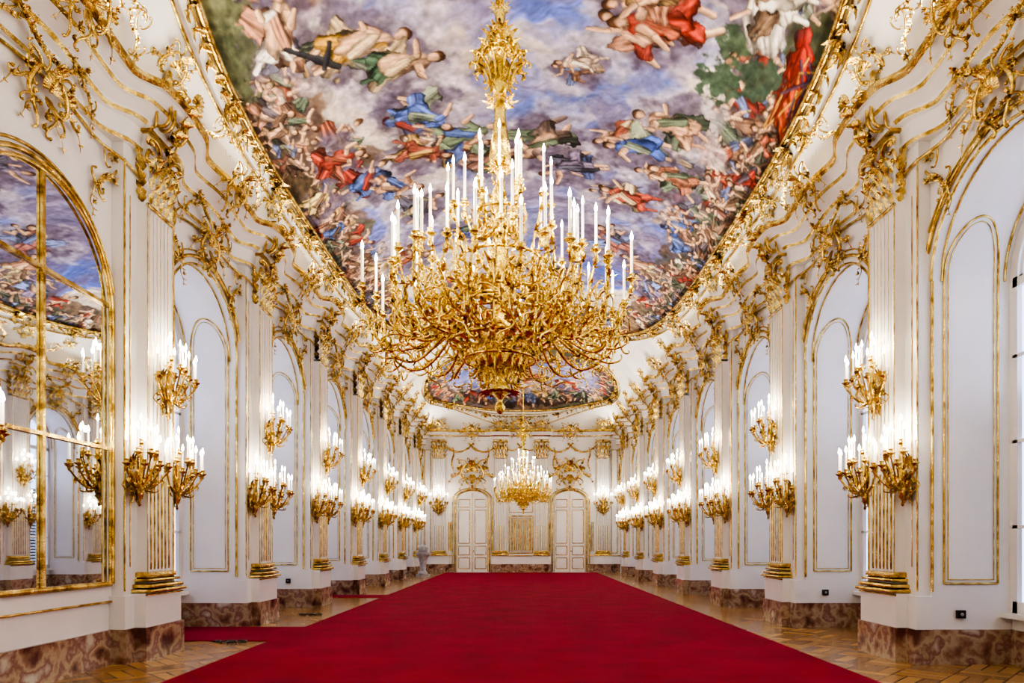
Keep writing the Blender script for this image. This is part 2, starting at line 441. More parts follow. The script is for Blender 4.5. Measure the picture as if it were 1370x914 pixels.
# mirrors
zs=4.3
for k in(-1,-2,-3):
    yc=B_(k)+1.25; mb=MB(); R=1.2
    th=np.linspace(0,PI,33)
    pts=[(-HW+.02,yc+R,1.02)]+[(-HW+.02,yc+R*math.cos(q),zs+R*math.sin(q)) for q in th]+[(-HW+.02,yc-R,1.02)]
    mb.add(pts,[tuple(range(len(pts)))],0,False)
    x=-HW+.035
    mb.box(x-.01,x+.02,yc-.022,yc+.022,1.0,zs+R-.01,1)
    for z,hw in((2.66,R),(4.42,1.19)): mb.box(x-.01,x+.022,yc-hw,yc+hw,z-.02,z+.02,1)
    mb.obj('wall_mirror',[M_MIRROR,M_GOLD])
# windows
wi=1
for s in(-1,1):
    for k in KS:
        if s<0 and k<0: continue
        yc=B_(k)+1.25; mb=MB(); xb=s*(HW+.97); th=np.linspace(0,PI,25)
        def bx(y0,y1,z0,z1,m=0,d=.06): mb.box(min(xb,xb+s*d),max(xb,xb+s*d),y0,y1,z0,z1,m)
        for R,w in((1.25,.13),(1.08,.05)):
            P=[[(xb,yc+r*math.cos(q),SPR+r*AE*math.sin(q)) for q in th] for r in(R,R-w)]
            mb.grid(P,0,False)
            P2=[[(xb+dx*s,yc+(R-w)*math.cos(q),SPR+(R-w)*AE*math.sin(q)) for q in th] for dx in(0,.08)]
            mb.grid(P2,0,False)
        bx(yc-1.25,yc-1.12,.62,SPR); bx(yc+1.12,yc+1.25,.62,SPR)
        bx(yc-.06,yc+.06,.62,SPR+1.06); bx(yc-1.2,yc+1.2,.62,.78)
        for z in(1.7,2.75,3.8): bx(yc-1.2,yc+1.2,z-.02,z+.02,0,.03)
        bx(yc-1.2,yc+1.2,SPR-.1,SPR+.02)
        for yy in(yc-.6,yc+.6): bx(yy-.02,yy+.02,.7,SPR,0,.03)
        for q in(PI*.25,PI*.75): mb.tube([(xb+s*.02,yc,SPR),(xb+s*.02,yc+1.2*math.cos(q),SPR+1.1*math.sin(q))],.02,0,4)
        xg=xb+s*.05
        pts=[(xg,yc+1.2,.7)]+[(xg,yc+1.2*math.cos(q),SPR+1.2*AE*math.sin(q)) for q in th]+[(xg,yc-1.2,.7)]
        mb.add(pts,[tuple(range(len(pts)))],1,False)
        xs_=xb+s*.12
        for i in range(26):
            z=.75+i*.1
            mb.add([(xs_,yc-1.15,z),(xs_,yc+1.15,z),(xs_+s*.03,yc+1.15,z+.085),(xs_+s*.03,yc-1.15,z+.085)],[(0,1,2,3)],2,False)
        mb.obj('window_%d'%wi,[M_WHITE,M_GLASS,M_BLIND]); wi+=1

# ------------------------------------------------------------------ floor + carpet
mb=MB(); mb.add([(-6.3,Y0-.2,0),(6.3,Y0-.2,0),(6.3,Y1+.2,0),(-6.3,Y1+.2,0)],[(0,1,2,3)],0,False); mb.obj('floor',[M_PARQ])
mb=MB()
mb.box(-3.84,3.84,Y0+.3,34.6,.001,.016,0)
for y0,y1 in((10.4,12.1),(18.7,19.6)):
    mb.box(-5.95,-3.83,y0,y1,.001,.0155,0)
mb.obj('red_carpet',[M_CARPET])

# ------------------------------------------------------------------ ceiling
CW=4.85; CH=2.3; CE=4.0
def endf(y):
    d=min(Y1-y,y-Y0); d=max(0,d)
    return 1.0 if d>=CE else math.sqrt(max(0,1-((CE-d)/CE)**2))
def cz(x,y): return 7.25+CH*math.sqrt(max(0,1-(min(abs(x),CW)/CW)**2))*endf(y)
ang=np.linspace(-PI/2,PI/2,61)
xs=[-5.15]+list(CW*np.sin(ang))+[5.15]
dd=CE*(1-np.cos(np.linspace(0,PI/2,22)))
ys=[Y0-.1]+list(Y0+dd)+list(np.linspace(Y0+CE,Y1-CE,50))[1:-1]+list((Y1-dd)[::-1])+[Y1+.1]
mb=MB(); mb.grid([[(x,y,cz(x,y)) for x in xs] for y in ys],0,True)
ceil=mb.obj('ceiling',[M_CEIL])

# fresco painting --------------------------------------------------
LAT=rng.rand(256,256)
def vn(x,y,sd=0):
    x=x+sd*17.3; y=y+sd*9.1
    xi=np.floor(x).astype(int); yi=np.floor(y).astype(int); fx=x-xi; fy=y-yi
    fx=fx*fx*(3-2*fx); fy=fy*fy*(3-2*fy)
    g=lambda i,j: LAT[i%256,j%256]
    return (g(xi,yi)*(1-fx)+g(xi+1,yi)*fx)*(1-fy)+(g(xi,yi+1)*(1-fx)+g(xi+1,yi+1)*fx)*fy
def fbm(x,y,sd=0,o=5):
    r=0;a=.5
    for i in range(o): r=r+a*vn(x*2**i,y*2**i,sd+i*3); a*=.5
    return r/(1-.5**o)
def sst(a,b,x): 
    t=np.clip((x-a)/(b-a),0,1); return t*t*(3-2*t)
PAL=[(.60,.25,.20),(.64,.37,.28),(.32,.40,.62),(.46,.52,.70),(.74,.61,.38),(.86,.80,.70),(.46,.37,.29),(.40,.46,.38),(.58,.44,.34),(.36,.36,.42),(.68,.50,.40),(.52,.56,.48),(.56,.42,.34),(.78,.69,.55)]
DPAL=[(.36,.29,.24),(.43,.34,.27),(.31,.32,.28),(.47,.37,.30),(.36,.33,.36),(.46,.31,.26),(.40,.40,.33),(.54,.45,.36)]
SKIN=(.84,.68,.55)
class Fresco:
    def __init__(s,yc,L,W,p,ny,nx,seed):
        s.yc,s.L,s.W,s.p,s.ny,s.nx=yc,L,W,p,ny,nx
        t=np.linspace(-1,1,ny); u=np.sin(t*PI/2)*.35+t*.65
        s.Y=(yc+u*L)[:,None]*np.ones((1,nx))
        s.wy=W*np.clip(1-np.abs(u)**p,0,1)**(1/p)
        v=np.linspace(-1,1,nx); v=v*.6+.4*np.sin(v*PI/2)
        s.u=u[:,None]; s.v=v[None,:]
        s.X=v[None,:]*s.wy[:,None]
        s.S=4.85*np.arcsin(np.clip(s.X/4.85,-1,1))
        s.sd=seed
        Y,S=s.Y,s.S
        wx=fbm(Y*.5,S*.5,seed+1)*1.8; wy=fbm(Y*.5,S*.5,seed+2)*1.8
        n1=fbm(Y*.5+wx,S*.5+wy,seed+3,6); n2=fbm(Y*.35+wy,S*.35,seed+4); n3=fbm(Y*.9+wx*1.5,S*.9+wy,seed+9,6)
        c=np.zeros(Y.shape+(3,))
        A=np.array
        c[:]=A((.46,.51,.82))
        def mix(col,f): 
            nonlocal c
            c=c*(1-f[...,None])+A(col)*f[...,None]
        mix((.60,.59,.80),sst(.40,.64,n2)*.9)
        mix((.34,.44,.80),sst(.49,.62,n3)*.75)
        mix((.74,.71,.82),sst(.46,.56,n1)*.8)
        mix((.93,.88,.80),sst(.53,.63,n1)*.9)
        mix((.48,.44,.60),sst(.43,.32,n1)*.75)
        mix((.68,.60,.62),sst(.55,.66,fbm(Y*.7+wy,S*.7+wx,seed+14))*.35)
        mix((.90,.83,.74),np.exp(-(((Y-yc)/3.2)**2+((S)/2.0)**2))*.25)
        gy,gx=np.gradient(n1); gg=(gy*1.0+gx*.6); gg/= (np.abs(gg).max()+1e-9)
        c*=(1+.4*np.clip(gg*3,-.5,.5))[...,None]
        s.c=c
        dist=np.minimum((1-np.abs(s.v))*s.wy[:,None]*1.4,(1-np.abs(s.u))*L*np.ones_like(S))
        s.dist=dist
        k=sst(1.1,.25,dist+(n3-.5)*2.6)
        s.blend((.42,.35,.29),k*.9); s.blend((.30,.34,.27),k*sst(.5,.6,n2)*.8); s.blend((.58,.47,.35),k*sst(.5,.62,n1)*.7); s.blend((.24,.21,.19),k*sst(.55,.68,n3)*.7)
    def blend(s,col,f,sl=None):
        if sl is None: s.c=s.c*(1-f[...,None])+np.array(col)*f[...,None]
        else:
            s.c[sl]=s.c[sl]*(1-f[...,None])+np.asarray(col)*f[...,None]
    def win(s,y,q,r):
        yy=s.Y[:,0]; i0=np.searchsorted(yy,y-r); i1=np.searchsorted(yy,y+r)
        if i1-i0<2: return None
        m=s.S[(i0+i1)//2]; j0=np.searchsorted(m,q-r*1.1); j1=np.searchsorted(m,q+r*1.1)
        if j1-j0<2: return None
        return (slice(i0,i1),slice(j0,j1))
    def caps(s,a,b,ra,rb,col,fold=.35,soft=.03,fs=9,op=.95):
        a=np.array(a,float);b=np.array(b,float)
        c=(a+b)/2; r=np.linalg.norm(b-a)/2+max(ra,rb)*1.6
        sl=s.win(c[0],c[1],r)
        if sl is None: return
        Y=s.Y[sl];S=s.S[sl]
        wob=(fbm(Y*5,S*5,s.sd+20,3)-.5)*max(ra,rb)*1.1
        d=b-a; L2=max(1e-6,(d**2).sum())
        t=np.clip(((Y-a[0])*d[0]+(S-a[1])*d[1])/L2,0,1)
        py=Y-(a[0]+t*d[0]); ps=S-(a[1]+t*d[1])
        rad=ra+(rb-ra)*t
        dist=np.hypot(py,ps)+wob
        f=sst(rad+soft*.5,rad-soft*.5,dist)*op
        L=math.sqrt(L2)
        side=(py*(-d[1])+ps*d[0])/L/rad
        fo=fbm(t*1.5+Y*.7,side*1.6*fs/6+S*1.2,s.sd+int(ra*1000)%7,3)
        sh=1.0+ .30*side + fold*(fo-.5)*3.0
        sh=sh*(1.06-.40*sst(.55,1.0,dist/rad))
        col=np.array(col)[None,None,:]*np.clip(sh,.4,1.4)[...,None]
        s.blend(col,f,sl)
    def figure(s,y,q,sz,a,cl,cl2=None,halo=.4):
        hd=np.array([math.cos(a),math.sin(a)]); sd=np.array([-hd[1],hd[0]]); P=np.array([y,q])
        R=random.uniform
        if cl2 is None: cl2=random.choice(PAL)
        if halo: s.caps(P-hd*sz*.1,P+hd*sz*.1,sz*.5,sz*.4,(.40,.35,.38),.2,.35*sz,op=halo)
        hip=P-hd*sz*.12; sh=P+hd*sz*.25
        g=random.choice([-1,1])
        s.caps(hip,hip+sd*g*sz*R(.3,.5)+hd*sz*R(-.2,.3),sz*.24,sz*.10,cl2,.55)
        s.caps(hip,hip-sd*g*sz*R(.15,.3)-hd*sz*R(.1,.3),sz*.22,sz*.14,[x*.72 for x in cl2],.5)
        kn=[hip-hd*sz*R(.1,.28)+sd*sz*R(.10,.26),hip-hd*sz*R(.05,.25)-sd*sz*R(.08,.24)]
        ft=[k-hd*sz*R(.2,.32)+sd*sz*R(-.15,.15) for k in kn]
        for k_,f_ in zip(kn,ft): s.caps(k_,f_,sz*.065,sz*.04,SKIN if random.random()<.6 else cl,.2)
        for k_ in kn: s.caps(hip,k_,sz*.17,sz*.12,cl,.55)
        s.caps(hip,sh,sz*.16,sz*.15,cl if random.random()<.6 else SKIN,.4)
        s.caps(hip-sd*g*sz*.12,sh+sd*g*sz*.08,sz*.09,sz*.07,cl2,.5)
        for e in(-1,1):
            el=sh+sd*e*sz*R(.15,.25)-hd*sz*R(-.1,.15); ha=el+sd*e*sz*R(.0,.2)+hd*sz*R(-.15,.25)
            s.caps(sh+sd*e*sz*.09,el,sz*.065,sz*.05,cl if random.random()<.4 else SKIN,.2); s.caps(el,ha,sz*.048,sz*.033,SKIN,.15)
        h=sh+hd*sz*.22+sd*sz*R(-.05,.05)
        s.caps(h+hd*sz*.03,h+hd*sz*.05,sz*.085,sz*.085,(.34,.23,.15),.2); s.caps(h-hd*sz*.02,h,sz*.065,sz*.075,SKIN,.1)
    def wedge(s,y,q,r,col,op=.9,fr=2.2):
        sl=s.win(y,q,r*1.4)
        if sl is None:return
        Y=s.Y[sl];S=s.S[sl]
        d=np.hypot(Y-y,S-q)/r+(fbm(Y*fr,S*fr,s.sd+31,5)-.5)*1.6
        sh=.65+.7*fbm(Y*7,S*7,s.sd+40,3)
        s.blend(np.array(col)[None,None]*sh[...,None],sst(1.0,.7,d)*op,sl)
    def build(s,name):
        ny,nx=s.ny,s.nx
        n=fbm(s.Y*9,s.S*9,77,3); s.c=np.clip(s.c*(.88+.24*n[...,None]),0,1)
        V=np.zeros((ny,nx,3)); V[...,0]=s.X;V[...,1]=s.Y
        ef=np.array([endf(y) for y in s.Y[:,0]])[:,None]
        V[...,2]=7.25+CH*np.sqrt(np.clip(1-(s.X/CW)**2,0,1))*ef-.015
        me=bpy.data.meshes.new(name)
        idx=np.arange(ny*nx).reshape(ny,nx)
        F=np.stack([idx[:-1,:-1],idx[:-1,1:],idx[1:,1:],idx[1:,:-1]],-1).reshape(-1,4)
        me.vertices.add(ny*nx); me.vertices.foreach_set('co',V.ravel())
        me.loops.add(F.size); me.loops.foreach_set('vertex_index',F.ravel().astype(np.int32))
        me.polygons.add(len(F)); me.polygons.foreach_set('loop_start',np.arange(0,F.size,4,dtype=np.int32))
        try: me.polygons.foreach_set('loop_total',np.full(len(F),4,dtype=np.int32))
        except Exception: pass
        me.polygons.foreach_set('use_smooth',np.ones(len(F),bool))
        me.update(calc_edges=True)
        ca=me.color_attributes.new('paint','FLOAT_COLOR','POINT')
        c=s.c; lin=np.where(c<=.04045,c/12.92,((c+.055)/1.055)**2.4)
        col=np.ones((ny*nx,4),np.float32); col[:,:3]=lin.reshape(-1,3)
        ca.data.foreach_set('color',col.ravel())
        me.materials.append(M_FRESCO)
        inst(name,me)
    def outline(s,off=0,n=220):
        P=[]
        for i in range(n):
            a=2*PI*i/n
            cu,sv=math.cos(a),math.sin(a); p=s.p
            r=(abs(cu)**p+abs(sv)**p)**(-1/p)
            y=s.yc+r*cu*(s.L+off); x=r*sv*(s.W+off*.55)
            P.append((x,y,cz(x,y)-.03))
        return P
M_FRESCO,nt,b=newmat('fresco_paint')
at=nt.nodes.new('ShaderNodeAttribute'); at.attribute_name='paint'
tc=nt.nodes.new('ShaderNodeTexCoord'); nz=nt.nodes.new('ShaderNodeTexNoise'); nz.inputs['Scale'].default_value=7; nz.inputs['Detail'].default_value=8
nt.links.new(tc.outputs['Object'],nz.inputs['Vector'])
mr=nt.nodes.new('ShaderNodeMapRange'); mr.inputs[3].default_value=.75; mr.inputs[4].default_value=1.25
nt.links.new(nz.outputs['Fac'],mr.inputs[0])
vm=nt.nodes.new('ShaderNodeVectorMath'); vm.operation='SCALE'
nt.links.new(at.outputs['Color'],vm.inputs[0]); nt.links.new(mr.outputs[0],vm.inputs['Scale'])
nt.links.new(vm.outputs[0],b.inputs['Base Color']); b.inputs['Roughness'].default_value=.85; b.inputs['Specular IOR Level'].default_value=.15

def S_(x): return 4.85*math.asin(max(-1,min(1,x/4.85)))
random.seed(11)
F1=Fresco(15.3,10.0,4.42,3.6,900,600,1)
U=random.uniform
def wy1(y): return 4.42*max(0,1-abs((y-15.3)/10)**3.6)**(1/3.6)
def dep(y,sg):
    if sg>0: return .95+1.1*math.exp(-((y-14)/1.7)**2)+.5*math.exp(-((y-9.8)/1)**2)+.5*math.exp(-((y-18.5)/1.2)**2)
    return .9+1.1*math.exp(-((y-13.3)/1.5)**2)+.5*math.exp(-((y-9.6)/1)**2)+.6*math.exp(-((y-17.5)/1.2)**2)
for y in np.arange(7,24,.3):
    w=wy1(y)
    for sg in(-1,1):
        for q in range(3):
            F1.wedge(y+U(-.2,.2),S_(sg*max(.5,w-.1))-sg*U(0,dep(y,sg)),U(.35,.6),random.choice(DPAL),.75)
for y in np.arange(8,23.5,.45):
    w=wy1(y)
    for sg in(-1,1):
        d=dep(y,sg)
        for q in range(2 if d>1.4 else 1):
            if U(0,1)<(.9 if d>1.2 else .5):
                F1.figure(y+U(-.2,.2),S_(sg*(w-.1))-sg*U(.5,d),U(.95,1.25),(-sg*PI/2)+U(-1.2,1.2),random.choice(PAL),None,.25)
for y in np.arange(7.5,23.5,.45):
    w=wy1(y)
    for sg in(-1,1):
        F1.figure(y,S_(sg*(w-U(.1,.3))),U(.85,1.1),(-sg*PI/2)+U(-.9,.9),random.choice(PAL+DPAL),random.choice(DPAL),0.2)
for x in np.arange(-3.6,3.7,.3):
    for q in range(3):
        F1.wedge(24.6-.05*x*x-U(0,1.4),S_(x),U(.4,.7),random.choice(DPAL),.8)
for x in np.arange(-3.6,3.7,.4):
    F1.figure(24.5-.05*x*x+U(-1.4,.2),S_(x),U(.95,1.3),PI+U(-.7,.7),random.choice(PAL),None,.2)
feat=[(9.8,-3.5,1.4,(.90,.86,.80),2.6),(10.5,-2.5,1.5,(.80,.62,.28),None),(11.1,-2.0,1.3,(.30,.40,.32),None),
(13,-3.55,1.3,(.64,.28,.22),None),(13.8,-4.1,1.1,(.84,.74,.5),None),(14.0,-3.2,1.3,(.34,.43,.66),None),(14.5,-2.7,1.3,(.74,.56,.45),None),
(13.3,-1.2,1.5,(.46,.53,.42),None),(12.5,-1.8,1.3,(.38,.47,.76),None),(13.6,-2.0,1.2,(.60,.34,.28),None),(14.2,-.5,1.3,(.56,.41,.36),None),(13.6,.4,1.4,(.50,.43,.40),None),(14.4,1.0,1.2,(.5,.46,.56),None),
(10.2,2.15,1.5,(.68,.26,.20),None),(9.7,1.8,1.2,(.58,.47,.32),None),(9.2,3.4,1.3,(.90,.86,.78),None),(12.4,2.75,1.4,(.80,.62,.50),None),(13.3,2.3,1.3,(.30,.39,.68),None),(13.9,3.2,1.3,(.62,.41,.32),None),
(15.2,2.4,1.3,(.66,.32,.26),None),(15.7,-2.3,1.2,(.52,.5,.42),None),(17.4,2.3,1.3,(.62,.41,.37),None),(18.2,3.2,1.2,(.80,.73,.55),None),(19.3,3.6,1.3,(.50,.45,.56),None),
(18.0,-3.0,1.3,(.80,.74,.65),None),(17.2,-1.2,1.2,(.42,.46,.70),None),(20,.9,1.3,(.62,.46,.40),None),(20.5,-1.6,1.3,(.70,.55,.40),None),(11.3,1.0,.8,(.82,.72,.64),None),(9.3,-.9,1.1,(.56,.36,.34),None),(8,1.2,1.2,(.5,.48,.38),None)]
for y,x,sz,c,_ in feat:
    if abs(x)<3.1: F1.wedge(y,S_(x)+.1,sz*.95,(.80,.76,.80),.55,1.6)
    F1.wedge(y+.1,S_(x)-.05,sz*.66,(.42,.38,.47),.78,2.2)
for y,x,r,c in((9.3,-4.15,1.0,(.32,.35,.25)),(8.7,-4.0,.9,(.42,.43,.32)),(9.9,-4.2,.7,(.34,.36,.27)),(10.6,3.75,.6,(.24,.31,.25)),(11.0,3.2,.5,(.26,.34,.27)),(10.2,3.2,.4,(.28,.35,.27)),(9.6,4.1,.7,(.29,.31,.22)),(13.2,-4.3,.6,(.33,.28,.21))): F1.wedge(y,S_(x),r,c,.93,6.5)
for i in range(5): F1.caps((9.5+i*.35,S_(3.95)+.1*i),(10.3+i*.25,S_(4.3)+.1*i-.2),.2,.26,(.60,.19+.02*i,.16),.6)
for i in range(22): F1.caps((9.6+U(0,1.8),S_(4.1)+U(-.3,.6)),(9.7+U(0,1.8),S_(4.1)+U(-.3,.6)),.025,.03,random.choice([(.75,.58,.28),(.30,.26,.36),(.40,.14,.12)]),.2,op=.8)
F1.caps((9.0,S_(3.1)),(9.9,S_(3.6)),.4,.3,(.88,.85,.79),.8)
for y,x,sz,c,ang_ in feat:
    a=math.atan2(-x*.8,(15.3-y)*.2)+U(-.8,.8) if ang_ is None else ang_
    if U(0,1)<.65: F1.figure(y+U(-.4,.4),S_(x)+U(-.5,.5),sz*.8,a+U(-1,1),random.choice(PAL),None,.25)
    F1.figure(y,S_(x),sz,a,c,None,.2)
F1.caps((10.1,S_(-3.5)),(10.8,S_(-2.9)),.05,.09,(.22,.22,.24),.1)
F1.caps((10.75,S_(-3.1)),(10.3,S_(-2.9)),.05,.05,(.22,.22,.24),.1)
F1.build('ceiling_fresco')
F2=Fresco(31.1,3.45,4.2,2.8,320,380,6)
for i in range(40):
    a=U(0,2*PI); F2.wedge(31.1+3.0*math.cos(a),4.4*math.sin(a),U(.35,.6),random.choice(DPAL),.75)
for x in np.arange(-3.6,3.7,.3): F2.wedge(34.1-.08*x*x,S_(x),U(.35,.55),(.22,.18,.16),.85)
for x in np.arange(-3.6,3.7,.6):
    F2.figure(33.7-.06*x*x,S_(x),1.2,PI+U(-.8,.8),random.choice(PAL+DPAL)); F2.figure(28.8+.06*x*x,S_(x),1.0,U(-.8,.8),random.choice(DPAL))
for y in np.arange(29,33.5,1.0):
    for sg in(-1,1): F2.figure(y,S_(sg*3.7),1.2,-sg*PI/2+U(-.7,.7),random.choice(PAL))
for i in range(4): F2.figure(U(29.6,32.8),U(-2.8,2.8),1.4,U(0,6),random.choice(PAL))
F2.build('ceiling_fresco')
# fresco frames
for F,nn in((F1,'trim_3'),(F2,'trim_4')):
    g=MB()
    g.tube(F.outline(.03),.06,0,6,True); g.tube(F.outline(.16),.02,0,5,True); g.tube(F.outline(.42),.028,0,5,True)
    P=np.array(F.outline(.22,260 if F is F1 else 120))
    cen=np.array([0,F.yc,4.0])
    for i,p in enumerate(P):
        if p[1]<4: continue
        nrm=cen-p; nrm[1]*=.2; nrm/=np.linalg.norm(nrm)
        big= 1.7 if i%8==0 else 1
        for q in range(8 if big>1 else 4):
            tng=P[(i+1)%len(P)]-p; tng/=np.linalg.norm(tng); bi=np.cross(tng,nrm)
            a=U(0,2*PI)
            g.leaf(p,tng*math.cos(a)+bi*math.sin(a)+nrm*.3,nrm,.16*big,.045*big,.35,0,5)
        if i%8==0:
            for q in range(3): g.ball(p+nrm*.06+tng*U(-.1,.1),.05,0)
    g.obj(nn,[M_GOLD])

# ------------------------------------------------------------------ end wall + back wall
mb=MB(); g=MB(); st=MB()
mb.box(-6.2,6.2,Y1,Y1+.15,0,7.4,0)
mb.obj('wall_back',[M_WHITE])
mb=MB(); mb.box(-6.2,6.2,Y0-.15,Y0,0,7.4,0); mb.obj('wall_front',[M_WHITE])
mb=MB()
for x0,x1 in((-5.1,-3.45),(-1.5,1.5),(3.45,5.1)):
    st.box(x0,x1,Y1-.1,Y1,0,.43,0); mb.box(x0,x1,Y1-.07,Y1,.43,.86,0); g.tube([(x0,Y1-.09,.86),(x1,Y1-.09,.86)],.025,0,5)
for x in(-4.2,-1.05,1.05,4.2):
    mb.box(x-.48,x+.48,Y1-.2,Y1,0,.86,0); st.box(x-.5,x+.5,Y1-.22,Y1,0,.43,0)
    inst('fluted_pilaster',ME_PIL,Matrix.Translation((x,Y1,0)))
st.obj('baseboard_back',[M_MARBLE])
def rect(x0,x1,z0,z1,r=.018,y=Y1-.03):
    g.tube([(x0,y,z0),(x1,y,z0)],r,0,4); g.tube([(x0,y,z1),(x1,y,z1)],r,0,4); g.tube([(x0,y,z0),(x0,y,z1)],r,0,4); g.tube([(x1,y,z0),(x1,y,z1)],r,0,4)
rect(-.6,.6,1.0,2.9,.03); rect(-.5,.5,1.1,2.8); rect(-.6,.6,3.1,5.6)
for sx in(-1,1):
    rect(sx*4.65,sx*4.95,1.0,6.3)
    for i in range(3): g.tube([(sx*(3.55+.08*i),Y1-.03,1.1),(sx*(3.55+.08*i),Y1-.03,2.6)],.022,0,4)
    for i in range(2): g.tube([(sx*(1.45+.06*i),Y1-.03,1.1),(sx*(1.45+.06*i),Y1-.03,2.6)],.02,0,4)
for i in range(9):
    g.tube([(-.44+.11*i,Y1-.03,1.15),(-.44+.11*i,Y1-.03,2.75)],.03,0,4)
prof=[(0,6.95,0),(.1,6.97,1),(.14,7.03,1),(.2,7.05,0),(.34,7.14,0),(.42,7.16,1),(.5,7.2,1),(.5,7.28,1),(.2,7.3,0)]
xs_=np.linspace(-5.0,5.0,101)
R=np.array([[(x,Y1-p-(.12 if p>0 and min(abs(x-q) for q in(-4.2,-1.05,1.05,4.2))<.5 else 0),z) for p,z,_ in prof] for x in xs_])
for j in range(len(prof)-1): mb.grid(R[:,j:j+2],2 if (prof[j][2] and prof[j+1][2]) else 0,False)
mb.obj('trim_5',[M_WHITE,M_WHITE,M_GOLD])
g.obj('trim_6',[M_GOLD])
par=empty('gilded_stucco_back')
def eM(x,z,sc=1,tilt=0,y=Y1-.03): return Matrix.Translation((x,y,z))@Matrix.Rotation(tilt,4,'X')@Matrix.Scale(sc,4)
for sx in(-1,1):
    inst('overdoor_cartouche',ME_CART,eM(sx*2.5,5.1,1.55),par)
    inst('swag',ME_SWAG,eM(sx*1.9,6.6,1),par); inst('swag',ME_SWAG,eM(sx*3.2,6.6,1),par)
    inst('drop',ME_DROP,eM(sx*1.7,6.4,.9),par); inst('drop',ME_DROP,eM(sx*3.5,6.4,.9),par)
    inst('crest',ME_CART,eM(sx*2.5,7.2,.9,.3,Y1-.4),par); inst('crest',ME_CART,eM(sx*4.2,7.5,.8,.5,Y1-.4),par)
    inst('swag',ME_SWAG,eM(sx*.45,6.6,.8),par)
    inst('crest',ME_CART,eM(sx*1.05,7.5,.8,.5,Y1-.4),par)
inst('crest',ME_CART,eM(0,7.45,1.1,.4,Y1-.45),par)
# doors
for i,x in enumerate((-2.5,2.5)):
    mb=MB(); y=Y1-.06
    th=np.linspace(0,PI,21); R=.86; zt=3.7
    def arc(R,zt,y,e=.62): return [(x+R*math.cos(q),y,zt+e*R*math.sin(q)) for q in th]
    pts=[(x+R,y,0)]+arc(R,zt,y)+[(x-R,y,0)]
    mb.add(pts,[tuple(range(len(pts)))],0,False)
    for rr,tk in((R+.02,.035),(R+.16,.03),(R-.06,.015)):
        mb.tube([(x+rr,y-.02,0.02)]+arc(rr,zt,y-.02)+[(x-rr,y-.02,0.02)],tk,1,5)
    mb.box(x-.012,x+.012,y-.03,y,.02,4.2,1)
    for sx in(-1,1):
        c=x+sx*.42
        for z0,z1 in((.2,.75),(.9,1.35),(1.5,3.2),(3.35,3.75)):
            mb.box(c-.28,c+.28,y-.015,y,z0,z1,0)
            for a,b_,cc,d_ in((c-.28,z0,c+.28,z0),(c-.28,z1,c+.28,z1),(c-.28,z0,c-.28,z1),(c+.28,z0,c+.28,z1)):
                mb.tube([(a,y-.02,b_),(cc,y-.02,d_)],.018,1,4)
    mb.ball((x+.07,y-.06,1.1),.035,1)
    mb.obj('door_%d'%(i+1),[M_WHITE,M_GOLD])

